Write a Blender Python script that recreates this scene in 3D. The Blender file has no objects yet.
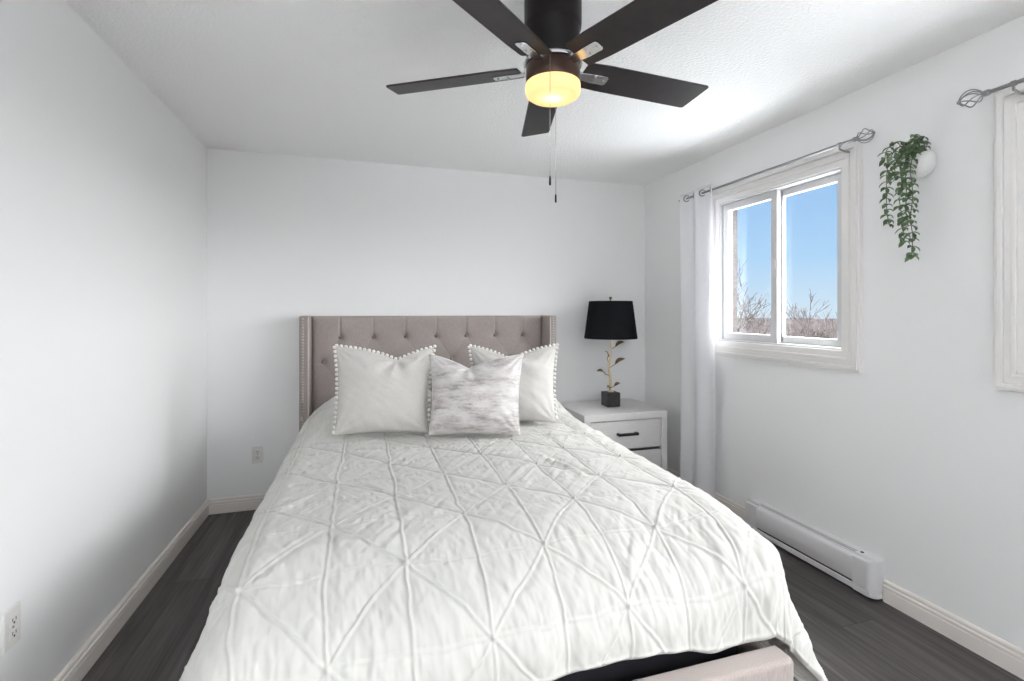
import bpy, bmesh, math, random
import numpy as np
from mathutils import Vector, Matrix

S = bpy.context.scene
COL = S.collection
PI = math.pi

# ------------------------------------------------------------------ camera, sky, exposure
cam_d = bpy.data.cameras.new('camera')
cam_d.sensor_fit = 'HORIZONTAL'; cam_d.sensor_width = 36.0
cam_d.lens = 484.0 / 1024.0 * 36.0
cam_d.shift_y = -(340.5 - 312.0) / 1024.0
cam_d.clip_start = 0.02; cam_d.clip_end = 2000
cam = bpy.data.objects.new('camera', cam_d); COL.objects.link(cam)
cam.location = (0, 0, 1.347)
cam.rotation_euler = (PI / 2, 0, -math.radians(16.9))
S.camera = cam

S.view_settings.view_transform = 'Standard'
S.view_settings.look = 'None'
S.view_settings.gamma = 1.0
S.view_settings.use_curve_mapping = False
S.view_settings.exposure = 0.93

try:
    S.cycles.max_bounces = 10; S.cycles.diffuse_bounces = 7
    S.cycles.use_denoising = True
    S.cycles.sample_clamp_indirect = 8.0
    S.cycles.caustics_reflective = False; S.cycles.caustics_refractive = False
except Exception:
    pass


def lin(c):
    """sRGB 0..255 -> linear rgba"""
    r = []
    for v in c[:3]:
        v = v / 255.0
        r.append(v / 12.92 if v <= 0.04045 else ((v + 0.055) / 1.055) ** 2.4)
    return (r[0], r[1], r[2], 1.0)


SUN_SIDE = 3.2      # brightness of the hazy sky on the sun's side (behind the camera)
SOUTH_EAST = 10.5   # bright haze round the sun, off to the window side
HIGH_SKY = 18.0      # brightness of the high sky
w = bpy.data.worlds.new('sky'); S.world = w; w.use_nodes = True
nt = w.node_tree; nt.nodes.clear()


def N(tree, t, **kw):
    n = tree.nodes.new(t)
    for k, v in kw.items():
        if k == 'inp':
            for a, b in v.items():
                n.inputs[a].default_value = b
        else:
            setattr(n, k, v)
    return n


tc = N(nt, 'ShaderNodeTexCoord'); sp = N(nt, 'ShaderNodeSeparateXYZ')
nt.links.new(tc.outputs['Generated'], sp.inputs[0])
rampb = N(nt, 'ShaderNodeValToRGB')
e = rampb.color_ramp.elements
e[0].position = 0.0; e[0].color = lin((205, 224, 240))
e[1].position = 0.26; e[1].color = lin((148, 190, 236))
m1 = rampb.color_ramp.elements.new(0.10); m1.color = lin((172, 209, 243))
nt.links.new(sp.outputs['Z'], rampb.inputs[0])
mr1 = N(nt, 'ShaderNodeMapRange', interpolation_type='SMOOTHSTEP')
mr1.inputs['From Min'].default_value = 0.30; mr1.inputs['From Max'].default_value = 0.62
mr1.inputs['To Max'].default_value = HIGH_SKY
nt.links.new(sp.outputs['Z'], mr1.inputs['Value'])
mr2 = N(nt, 'ShaderNodeMapRange', interpolation_type='SMOOTHSTEP')
mr2.inputs['From Min'].default_value = 0.05; mr2.inputs['From Max'].default_value = -0.55
mr2.inputs['To Max'].default_value = SUN_SIDE
nt.links.new(sp.outputs['Y'], mr2.inputs['Value'])
mx = N(nt, 'ShaderNodeMath', operation='MAXIMUM')
dt = N(nt, 'ShaderNodeVectorMath', operation='DOT_PRODUCT'); dt.inputs[1].default_value = (0.80, -0.60, 0.02)
nt.links.new(tc.outputs['Generated'], dt.inputs[0])
mr3 = N(nt, 'ShaderNodeMapRange', interpolation_type='SMOOTHSTEP')
mr3.inputs['From Min'].default_value = 0.60; mr3.inputs['From Max'].default_value = 0.88
mr3.inputs['To Max'].default_value = SOUTH_EAST
nt.links.new(dt.outputs['Value'], mr3.inputs['Value'])
mx0 = N(nt, 'ShaderNodeMath', operation='MAXIMUM')
nt.links.new(mr3.outputs[0], mx0.inputs[0]); nt.links.new(mr2.outputs[0], mx0.inputs[1])
nt.links.new(mr1.outputs[0], mx.inputs[0]); nt.links.new(mx0.outputs[0], mx.inputs[1])
white = N(nt, 'ShaderNodeVectorMath', operation='SCALE'); white.inputs[0].default_value = (1.0, 0.99, 0.98)
nt.links.new(mx.outputs[0], white.inputs['Scale'])
addc = N(nt, 'ShaderNodeVectorMath', operation='ADD')
blue = N(nt, 'ShaderNodeVectorMath', operation='SCALE'); blue.inputs['Scale'].default_value = 0.60
nt.links.new(rampb.outputs[0], blue.inputs[0]); nt.links.new(blue.outputs[0], addc.inputs[0]); nt.links.new(white.outputs[0], addc.inputs[1])
bg = N(nt, 'ShaderNodeBackground'); out = N(nt, 'ShaderNodeOutputWorld')
nt.links.new(addc.outputs[0], bg.inputs[0]); nt.links.new(bg.outputs[0], out.inputs[0])

# room extents (metres)
XL, XR, YB, YF, ZC = -1.008, 2.323, 3.679, -1.25, 2.44


def portal(name, loc, rot, sx, sy):
    d = bpy.data.lights.new(name, 'AREA'); d.shape = 'RECTANGLE'; d.size = sx; d.size_y = sy
    d.cycles.is_portal = True
    o = bpy.data.objects.new(name, d); COL.objects.link(o); o.location = loc; o.rotation_euler = rot
    return o


# portals only guide the sampling of the sky through the openings; they give no light of their own
portal('portal_near', (XR + 0.26, -0.64, 1.06), (PI / 2, 0, PI / 2), 1.0, 2.1)
portal('portal_behind', (-0.1, YF - 0.12, 1.7), (PI / 2, 0, 0), 1.2, 1.0)
portal('portal_right', (XR + 0.26, 2.3, 1.62), (PI / 2, 0, PI / 2), 0.9, 0.95)
portal('portal_right_near', (XR + 0.26, 0.69, 1.62), (PI / 2, 0, PI / 2), 0.9, 0.95)


# ------------------------------------------------------------------ materials
MATS = {}


def mat(name, color, rough=0.6, metal=0.0, spec=0.5, bump=None, noise=None, sheen=0.0, emit=None, coat=0.0):
    """bump=(scale, strength, dist, stretch)  noise=(color2, scale, stretch, lo, hi)"""
    if name in MATS:
        return MATS[name]
    m = bpy.data.materials.new(name); m.use_nodes = True; MATS[name] = m
    t = m.node_tree; b = t.nodes['Principled BSDF']
    b.inputs['Base Color'].default_value = lin(color)
    b.inputs['Roughness'].default_value = rough; b.inputs['Metallic'].default_value = metal
    b.inputs['Specular IOR Level'].default_value = spec
    b.inputs['Sheen Weight'].default_value = sheen
    b.inputs['Coat Weight'].default_value = coat
    if emit:
        b.inputs['Emission Color'].default_value = lin(emit[0]); b.inputs['Emission Strength'].default_value = emit[1]
    tcn = N(t, 'ShaderNodeTexCoord')
    if noise:
        c2, sc, st, lo, hi = noise
        mp = N(t, 'ShaderNodeMapping'); mp.inputs['Scale'].default_value = st
        t.links.new(tcn.outputs['Object'], mp.inputs[0])
        nn = N(t, 'ShaderNodeTexNoise'); nn.inputs['Scale'].default_value = sc; nn.inputs['Detail'].default_value = 5
        t.links.new(mp.outputs[0], nn.inputs['Vector'])
        mr = N(t, 'ShaderNodeMapRange'); mr.inputs['From Min'].default_value = lo; mr.inputs['From Max'].default_value = hi
        t.links.new(nn.outputs['Fac'], mr.inputs['Value'])
        mxx = N(t, 'ShaderNodeMix', data_type='RGBA'); mxx.inputs['A'].default_value = lin(color); mxx.inputs['B'].default_value = lin(c2)
        t.links.new(mr.outputs[0], mxx.inputs['Factor']); t.links.new(mxx.outputs['Result'], b.inputs['Base Color'])
    if bump:
        sc, stg, dist, st = bump
        mp = N(t, 'ShaderNodeMapping'); mp.inputs['Scale'].default_value = st
        t.links.new(tcn.outputs['Object'], mp.inputs[0])
        nn = N(t, 'ShaderNodeTexNoise'); nn.inputs['Scale'].default_value = sc; nn.inputs['Detail'].default_value = 4
        t.links.new(mp.outputs[0], nn.inputs['Vector'])
        bb = N(t, 'ShaderNodeBump'); bb.inputs['Strength'].default_value = stg; bb.inputs['Distance'].default_value = dist
        t.links.new(nn.outputs['Fac'], bb.inputs['Height']); t.links.new(bb.outputs[0], b.inputs['Normal'])
    return m


U1 = (1, 1, 1)
M_wall = mat('wall_paint', (238, 238, 238), 0.75, spec=0.25, bump=(180, 0.06, 0.002, U1))
M_ceil = mat('stipple_ceiling', (240, 240, 239), 0.95, spec=0.1, bump=(75, 0.85, 0.006, U1))
M_trim = mat('trim_paint', (231, 229, 227), 0.4, spec=0.4)
M_base = mat('baseboard_paint', (232, 226, 221), 0.42, spec=0.4)
M_vinyl = mat('window_vinyl', (206, 206, 207), 0.35)
M_track = mat('grey_track', (150, 150, 152), 0.4)
M_quilt = mat('quilt_cotton', (195, 194, 190), 0.85, spec=0.15, sheen=0.15, bump=(700, 0.2, 0.0006, U1))
M_linen = mat('linen_headboard', (156, 145, 141), 0.9, spec=0.1, sheen=0.2, bump=(900, 0.5, 0.0008, (1, 1, .4)),
              noise=((167, 158, 154), 300, (1, 1, 0.15), 0.35, 0.65))
M_button = mat('fabric_button', (150, 141, 137), 0.3, metal=0.5)
M_nail = mat('nickel_nailhead', (196, 192, 188), 0.28, metal=1.0)
M_cush = mat('linen_cushion', (196, 192, 187), 0.9, spec=0.1, sheen=0.25, bump=(800, 0.5, 0.0008, U1),
             noise=((208, 206, 203), 260, (1, 0.2, 1), 0.35, 0.65))
M_pom = mat('pompom_wool', (236, 233, 230), 0.95, spec=0.1, sheen=0.3)
M_mesh = mat('black_mesh', (26, 25, 34), 0.8, bump=(500, 0.8, 0.002, U1))
M_matt = mat('mattress_top', (205, 205, 205), 0.9)
M_black = mat('black_metal', (24, 23, 23), 0.42, spec=0.5)
M_blade = mat('fan_blade', (34, 30, 32), 0.42, spec=0.4, noise=((44, 38, 39), 8, (3, 3, 3), 0.3, 0.7))
M_house = mat('fan_housing', (20, 17, 17), 0.42, spec=0.2)
M_bronze = mat('fan_collar', (70, 52, 44), 0.35, metal=0.6)
M_chrome = mat('brushed_nickel', (205, 205, 207), 0.22, metal=1.0)
M_rod = mat('rod_nickel', (150, 150, 152), 0.3, metal=1.0)
M_shade = mat('black_shade', (20, 21, 25), 0.85, spec=0.15, bump=(900, 0.4, 0.0006, U1))
M_cube = mat('black_base', (38, 37, 38), 0.55, noise=((56, 54, 54), 60, U1, 0.4, 0.7))
M_gold = mat('pale_gold', (226, 205, 168), 0.38, metal=0.55, noise=((205, 178, 130), 60, U1, 0.4, 0.7))
M_goldleaf = mat('antique_gold_leaf', (168, 144, 104), 0.35, metal=0.85, noise=((110, 92, 66), 90, U1, 0.4, 0.65))
M_night = mat('nightstand_wood', (219, 217, 216), 0.5, spec=0.35, noise=((208, 205, 204), 20, (1, 14, 14), 0.35, 0.7))
M_gap = mat('gap_shade', (40, 38, 38), 0.8)
M_plate = mat('outlet_plastic', (224, 222, 219), 0.35)
M_slot = mat('outlet_slot', (60, 58, 56), 0.7)
M_heat = mat('heater_enamel', (222, 221, 222), 0.35, spec=0.5)
M_heatd = mat('heater_dark', (66, 64, 66), 0.6)
M_pot = mat('white_ceramic', (228, 227, 226), 0.3)
M_leafa = mat('leaf_green', (66, 92, 58), 0.5, noise=((112, 134, 98), 35, U1, 0.35, 0.7))
M_vine = mat('vine_stem', (96, 108, 74), 0.6)
M_bark = mat('bare_bark', (37, 31, 30), 0.9, noise=((48, 41, 39), 3, U1, 0.3, 0.7))
M_soil = mat('scrub_with_pale_bounce', (31, 29, 29), 1.0, spec=0.0, noise=((43, 40, 42), 0.18, U1, 0.4, 0.62))
M_brick = mat('exterior_brick', (44, 37, 34), 0.9, noise=((60, 56, 54), 26, (1, 1, 3.2), 0.48, 0.56))
M_bulb = bpy.data.materials.new('frosted_glass_lit'); M_bulb.use_nodes = True
t = M_bulb.node_tree; t.nodes.clear()
_d = N(t, 'ShaderNodeBsdfDiffuse'); _d.inputs[0].default_value = lin((226, 214, 196))
_t = N(t, 'ShaderNodeBsdfTranslucent'); _t.inputs[0].default_value = lin((252, 222, 165))
_m = N(t, 'ShaderNodeMixShader'); _m.inputs[0].default_value = 0.72
_e = N(t, 'ShaderNodeEmission'); _e.inputs[0].default_value = lin((255, 218, 158)); _e.inputs[1].default_value = 0.22
_a = N(t, 'ShaderNodeAddShader'); _o = N(t, 'ShaderNodeOutputMaterial')
t.links.new(_d.outputs[0], _m.inputs[1]); t.links.new(_t.outputs[0], _m.inputs[2]); t.links.new(_m.outputs[0], _a.inputs[0])
t.links.new(_e.outputs[0], _a.inputs[1]); t.links.new(_a.outputs[0], _o.inputs[0])

# curtain: thin white cloth that lets light through
M_curt = bpy.data.materials.new('sheer_curtain'); M_curt.use_nodes = True
t = M_curt.node_tree; t.nodes.clear()
_d = N(t, 'ShaderNodeBsdfDiffuse'); _d.inputs[0].default_value = lin((250, 250, 252))
_t = N(t, 'ShaderNodeBsdfTranslucent'); _t.inputs[0].default_value = lin((250, 250, 252))
_m = N(t, 'ShaderNodeMixShader'); _m.inputs[0].default_value = 0.42
_o = N(t, 'ShaderNodeOutputMaterial')
t.links.new(_d.outputs[0], _m.inputs[1]); t.links.new(_t.outputs[0], _m.inputs[2]); t.links.new(_m.outputs[0], _o.inputs[0])

# window glass: clear with a weak reflection
M_glass = bpy.data.materials.new('window_glass'); M_glass.use_nodes = True
t = M_glass.node_tree; t.nodes.clear()
_d = N(t, 'ShaderNodeBsdfTransparent'); _d.inputs[0].default_value = (0.97, 0.98, 0.98, 1)
_t = N(t, 'ShaderNodeBsdfGlossy'); _t.inputs['Roughness'].default_value = 0.02
_m = N(t, 'ShaderNodeMixShader'); _m.inputs[0].default_value = 0.04
_o = N(t, 'ShaderNodeOutputMaterial')
t.links.new(_d.outputs[0], _m.inputs[1]); t.links.new(_t.outputs[0], _m.inputs[2]); t.links.new(_m.outputs[0], _o.inputs[0])

# floor: dark grey vinyl planks running towards the headboard wall
M_floor = bpy.data.materials.new('vinyl_planks'); M_floor.use_nodes = True
t = M_floor.node_tree; b = t.nodes['Principled BSDF']
tcn = N(t, 'ShaderNodeTexCoord'); mp = N(t, 'ShaderNodeMapping'); mp.inputs['Rotation'].default_value = (0, 0, PI / 2)
mp.inputs['Location'].default_value = (0.35, 0.03, 0)
t.links.new(tcn.outputs['Object'], mp.inputs[0])
bk = N(t, 'ShaderNodeTexBrick')
bk.offset = 0.37; bk.offset_frequency = 2
bk.inputs['Scale'].default_value = 1.0; bk.inputs['Brick Width'].default_value = 1.22; bk.inputs['Row Height'].default_value = 0.18
bk.inputs['Mortar Size'].default_value = 0.0012; bk.inputs['Mortar Smooth'].default_value = 0.0
bk.inputs['Color1'].default_value = (0.0, 0, 0, 1); bk.inputs['Color2'].default_value = (1, 1, 1, 1)
bk.inputs['Mortar'].default_value = (0.2, 0.2, 0.2, 1)
t.links.new(mp.outputs[0], bk.inputs['Vector'])
mg = N(t, 'ShaderNodeMapping'); mg.inputs['Scale'].default_value = (34, 1.6, 1)
t.links.new(tcn.outputs['Object'], mg.inputs[0])
addv = N(t, 'ShaderNodeVectorMath', operation='ADD'); sc7 = N(t, 'ShaderNodeVectorMath', operation='SCALE'); sc7.inputs['Scale'].default_value = 7.0
t.links.new(bk.outputs['Color'], sc7.inputs[0]); t.links.new(mg.outputs[0], addv.inputs[0]); t.links.new(sc7.outputs[0], addv.inputs[1])
n1 = N(t, 'ShaderNodeTexNoise'); n1.inputs['Scale'].default_value = 1.0; n1.inputs['Detail'].default_value = 7; n1.inputs['Distortion'].default_value = 0.8
t.links.new(addv.outputs[0], n1.inputs['Vector'])
rp = N(t, 'ShaderNodeValToRGB'); el = rp.color_ramp.elements
el[0].position = 0.30; el[0].color = lin((54, 50, 50)); el[1].position = 0.72; el[1].color = lin((100, 94, 93))
t.links.new(n1.outputs['Fac'], rp.inputs[0])
mxp = N(t, 'ShaderNodeMix', data_type='RGBA', blend_type='MULTIPLY'); mxp.inputs['Factor'].default_value = 1.0
mrp = N(t, 'ShaderNodeMapRange'); mrp.inputs['To Min'].default_value = 0.72; mrp.inputs['To Max'].default_value = 1.12
t.links.new(bk.outputs['Color'], mrp.inputs['Value'])
t.links.new(rp.outputs[0], mxp.inputs['A']); t.links.new(mrp.outputs[0], mxp.inputs['B'])
mxm = N(t, 'ShaderNodeMix', data_type='RGBA'); mxm.inputs['B'].default_value = lin((40, 36, 35))
t.links.new(bk.outputs['Fac'], mxm.inputs['Factor']); t.links.new(mxp.outputs['Result'], mxm.inputs['A'])
t.links.new(mxm.outputs['Result'], b.inputs['Base Color'])
b.inputs['Roughness'].default_value = 0.48; b.inputs['Specular IOR Level'].default_value = 0.35
bb = N(t, 'ShaderNodeBump'); bb.inputs['Strength'].default_value = 0.15; bb.inputs['Distance'].default_value = 0.002
t.links.new(n1.outputs['Fac'], bb.inputs['Height']); t.links.new(bb.outputs[0], b.inputs['Normal'])

# distressed metallic velvet of the middle cushion
M_velvet = bpy.data.materials.new('distressed_velvet'); M_velvet.use_nodes = True
t = M_velvet.node_tree; b = t.nodes['Principled BSDF']
tcn = N(t, 'ShaderNodeTexCoord'); mp = N(t, 'ShaderNodeMapping'); mp.inputs['Scale'].default_value = (6, 6, 24)
t.links.new(tcn.outputs['Object'], mp.inputs[0])
n1 = N(t, 'ShaderNodeTexNoise'); n1.inputs['Scale'].default_value = 1.0; n1.inputs['Detail'].default_value = 9; n1.inputs['Roughness'].default_value = 0.8
t.links.new(mp.outputs[0], n1.inputs['Vector'])
rp = N(t, 'ShaderNodeValToRGB'); el = rp.color_ramp.elements
el[0].position = 0.33; el[0].color = lin((138, 130, 129)); el[1].position = 0.66; el[1].color = lin((218, 216, 216))
q = el.new(0.43); q.color = lin((176, 168, 166)); q = el.new(0.50); q.color = lin((200, 195, 194))
t.links.new(n1.outputs['Fac'], rp.inputs[0]); t.links.new(rp.outputs[0], b.inputs['Base Color'])
b.inputs['Roughness'].default_value = 0.5; b.inputs['Sheen Weight'].default_value = 0.4; b.inputs['Metallic'].default_value = 0.12


# ------------------------------------------------------------------ builders
class MB:
    def __init__(self):
        self.v = []; self.f = []

    def add(self, vs, fs):
        n = len(self.v); self.v += [tuple(p) for p in vs]; self.f += [tuple(i + n for i in f) for f in fs]; return self

    def box(self, x0, x1, y0, y1, z0, z1):
        return self.add([(x0, y0, z0), (x1, y0, z0), (x1, y1, z0), (x0, y1, z0), (x0, y0, z1), (x1, y0, z1), (x1, y1, z1), (x0, y1, z1)],
                        [(0, 3, 2, 1), (4, 5, 6, 7), (0, 1, 5, 4), (1, 2, 6, 5), (2, 3, 7, 6), (3, 0, 4, 7)])

    def lathe(self, prof, c=(0, 0, 0), n=40, axis='z', cap=True):
        vs = []; fs = []
        for r, h in prof:
            for i in range(n):
                a = 2 * PI * i / n; p = (r * math.cos(a), r * math.sin(a), h)
                if axis == 'y': p = (p[0], p[2], -p[1])
                if axis == 'x': p = (p[2], p[0], p[1])
                vs.append((p[0] + c[0], p[1] + c[1], p[2] + c[2]))
        for k in range(len(prof) - 1):
            for i in range(n):
                j = (i + 1) % n
                fs.append((k * n + i, k * n + j, (k + 1) * n + j, (k + 1) * n + i))
        if cap:
            fs.append(tuple(range(n - 1, -1, -1))); fs.append(tuple((len(prof) - 1) * n + i for i in range(n)))
        return self.add(vs, fs)

    def tube(self, pts, rad, n=8):
        pts = [Vector(p) for p in pts]
        rads = rad if isinstance(rad, (list, tuple)) else [rad] * len(pts)
        vs = []; fs = []; up = Vector((0.13, 0.21, 0.97)); prev = None
        for k, p in enumerate(pts):
            d = (pts[min(k + 1, len(pts) - 1)] - pts[max(k - 1, 0)])
            if d.length < 1e-9: d = Vector((0, 0, 1))
            d.normalize()
            a = (prev - d * prev.dot(d)) if prev is not None else d.cross(up)
            if a.length < 1e-4: a = d.cross(Vector((1, 0, 0)))
            a.normalize(); prev = a; bq = d.cross(a)
            for i in range(n):
                th = 2 * PI * i / n
                vs.append(p + (a * math.cos(th) + bq * math.sin(th)) * rads[k])
        for k in range(len(pts) - 1):
            for i in range(n):
                j = (i + 1) % n
                fs.append((k * n + i, k * n + j, (k + 1) * n + j, (k + 1) * n + i))
        fs.append(tuple(range(n - 1, -1, -1))); fs.append(tuple((len(pts) - 1) * n + i for i in range(n)))
        return self.add(vs, fs)

    def prism(self, poly, d0, d1, axis):
        """poly: 2-D points, extruded along axis from d0 to d1"""
        def P(a, b_, d):
            return {'x': (d, a, b_), 'y': (a, d, b_), 'z': (a, b_, d)}[axis]
        n = len(poly)
        vs = [P(a, b_, d0) for a, b_ in poly] + [P(a, b_, d1) for a, b_ in poly]
        fs = [tuple(range(n - 1, -1, -1)), tuple(range(n, 2 * n))] + [(i, (i + 1) % n, n + (i + 1) % n, n + i) for i in range(n)]
        return self.add(vs, fs)

    def ring(self, x0, x1, y0, y1, z0, z1, wd):
        """rectangular frame in the YZ plane, width wd inwards, between x0 and x1"""
        O = [(y0, z0), (y1, z0), (y1, z1), (y0, z1)]
        I = [(y0 + wd, z0 + wd), (y1 - wd, z0 + wd), (y1 - wd, z1 - wd), (y0 + wd, z1 - wd)]
        vs = [(x, a, b_) for x in (x0, x1) for a, b_ in O + I]
        fs = []
        for i in range(4):
            j = (i + 1) % 4
            fs += [(i, j, 4 + j, 4 + i), (8 + i, 12 + i, 12 + j, 8 + j), (i, 8 + i, 8 + j, j), (4 + i, 4 + j, 12 + j, 12 + i)]
        return self.add(vs, fs)

    def build(self, name, m, parent=None, smooth=False, bevel=0.0, seg=2, sub=0):
        me = bpy.data.meshes.new(name); me.from_pydata(self.v, [], self.f)
        bm = bmesh.new(); bm.from_mesh(me); bmesh.ops.recalc_face_normals(bm, faces=bm.faces); bm.to_mesh(me); bm.free()
        me.materials.append(m)
        if smooth:
            me.polygons.foreach_set('use_smooth', [True] * len(me.polygons))
            if smooth == 'auto':
                me.set_sharp_from_angle(angle=math.radians(40))
        o = bpy.data.objects.new(name, me); COL.objects.link(o)
        if bevel:
            md = o.modifiers.new('bevel', 'BEVEL'); md.width = bevel; md.segments = seg; md.limit_method = 'ANGLE'
        if sub:
            md = o.modifiers.new('sub', 'SUBSURF'); md.levels = sub; md.render_levels = sub
        if parent is not None: adopt(o, parent)
        return o


def world_of(o):
    m = o.matrix_basis.copy()
    if o.parent: m = world_of(o.parent) @ o.matrix_parent_inverse @ m
    return m


def adopt(o, parent):
    o.parent = parent; o.matrix_parent_inverse = world_of(parent).inverted()


def empty(name, loc, label=None, cat=None, group=None, kind=None):
    o = bpy.data.objects.new(name, None); COL.objects.link(o); o.location = loc; o.empty_display_size = 0.05
    return tag(o, label, cat, group, kind)


def tag(o, label=None, cat=None, group=None, kind=None):
    if label: o['label'] = label
    if cat: o['category'] = cat
    if group: o['group'] = group
    if kind: o['kind'] = kind
    return o


def struct(o, label=None):
    return tag(o, label, None, None, 'structure')


def copy_part(src, parent, off):
    c = src.copy(); COL.objects.link(c); c.parent = parent
    c.location = Vector(src.location) + Vector(off)
    return c


# ------------------------------------------------------------------ room shell
TH = 0.12
struct(MB().box(XL - TH, XR + TH, YF - 0.1, YB + TH, -0.1, 0).build('floor', M_floor), 'dark grey wood-look vinyl plank floor around the bed')
struct(MB().box(XL - TH, XR + 0.24, YF - 0.1, YB + TH, ZC, ZC + 0.1).build('ceiling', M_ceil), 'white stippled ceiling above the fan')
struct(MB().box(XL - TH, XL, YF - 0.1, YB + TH, 0, ZC).build('wall_left', M_wall), 'bare white wall left of the bed')
struct(MB().box(XL, XR, YB, YB + TH, 0, ZC).build('wall_back', M_wall), 'white wall behind the headboard')
WZ0, WZ1 = 1.13, 2.105                                   # rough openings
W1 = (1.81, 2.80); W2 = (0.205, 1.188)
b = MB()
xa, xb = XR, XR + TH
DO = (-1.14, -0.14); DZ = 2.10                            # unseen patio door opening beside the camera, added to let daylight in
for y0, y1 in ((YF - 0.1, DO[0]), (DO[1], W2[0]), (W2[1], W1[0]), (W1[1], YB + TH)): b.box(xa, xb, y0, y1, 0, ZC)
for w0, w1 in (W1, W2):
    b.box(xa, xb, w0, w1, 0, WZ0); b.box(xa, xb, w0, w1, WZ1, ZC)
b.box(xa, xb, DO[0], DO[1], DZ, ZC)
struct(b.build('wall_right', M_wall), 'white wall with the two windows right of the bed')
b = MB(); xa, xb = XR + TH, XR + 0.24
BW = ((1.80, 2.86), (0.30, 1.09)); bz0, bz1 = 1.15, 2.09
for y0, y1 in ((YF - 0.1, DO[0]), (DO[1], BW[1][0]), (BW[1][1], BW[0][0]), (BW[0][1], YB + TH)): b.box(xa, xb, y0, y1, -0.1, ZC)
for w0, w1 in BW:
    b.box(xa, xb, w0, w1, -0.1, bz0); b.box(xa, xb, w0, w1, bz1, ZC)
b.box(xa, xb, DO[0], DO[1], DZ, ZC)
struct(b.build('wall_exterior', M_brick), 'brick outer face of the window wall')
NX0, NX1, NZ0, NZ1 = -0.7, 0.5, 1.2, 2.2  # unseen window opening, added to bring fill light from behind the camera
b = MB()
b.box(XL, NX0, YF - 0.1, YF, 0, ZC); b.box(NX1, XR, YF - 0.1, YF, 0, ZC); b.box(NX0, NX1, YF - 0.1, YF, 0, NZ0); b.box(NX0, NX1, YF - 0.1, YF, NZ1, ZC)
struct(b.build('wall_near', M_wall), 'white wall behind the camera, cut for the added window')
w3 = struct(empty('added_window', (-0.1, YF - 0.05, NZ0)), 'unseen white window behind the camera, added for fill light')
b = MB()
for y0 in (NX0, (NX0 + NX1) / 2 - 0.025, NX1 - 0.05): b.box(y0, y0 + 0.05, YF - 0.08, YF - 0.03, NZ0, NZ1)
b.box(NX0, NX1, YF - 0.08, YF - 0.03, NZ1 - 0.05, NZ1); b.box(NX0, NX1, YF - 0.08, YF - 0.03, NZ0, NZ0 + 0.05)
b.build('window_frame', M_vinyl, w3, bevel=0.003)
MB().box(NX0 + 0.05, NX1 - 0.05, YF - 0.062, YF - 0.056, NZ0 + 0.05, NZ1 - 0.05).build('window_pane', M_glass, w3)
d3 = struct(empty('added_door', (XR + 0.06, -0.64, 0)), 'unseen white glazed patio door beside the camera, added to let daylight in')
b = MB(); x0, x1 = XR + 0.02, XR + 0.08
for y0 in (DO[0], DO[1] - 0.06): b.box(x0, x1, y0, y0 + 0.06, 0, DZ)
b.box(x0, x1, DO[0], DO[1], DZ - 0.06, DZ); b.box(x0, x1, DO[0], DO[1], 0, 0.08)
b.build('added_door_frame', M_vinyl, d3, bevel=0.003)
MB().box(XR + 0.046, XR + 0.052, DO[0] + 0.06, DO[1] - 0.06, 0.08, DZ - 0.06).build('added_door_glass', M_glass, d3)

# baseboards: one moulded profile (distance from wall, height)
PROF = [(0, 0), (0.016, 0), (0.016, 0.074), (0.0145, 0.078), (0.0145, 0.084), (0.017, 0.088), (0.0165, 0.096), (0.010, 0.101),
        (0.010, 0.104), (0.0125, 0.108), (0.0115, 0.118), (0.006, 0.125), (0, 0.126)]
PROF = [(a, h * 0.80) for a, h in PROF]
struct(MB().prism([(XL + a, h) for a, h in PROF], YF, YB, 'y').build('baseboard_left', M_base))
struct(MB().prism([(YB - a, h) for a, h in PROF], XL + 0.016, XR - 0.016, 'x').build('baseboard_back', M_base))
struct(MB().prism([(XR - a, h) for a, h in PROF], DO[1], 1.654, 'y').build('baseboard_right', M_base))
struct(MB().prism([(XR - a, h) for a, h in PROF], 2.47, YB - 0.016, 'y').build('baseboard_right', M_base))


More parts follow.
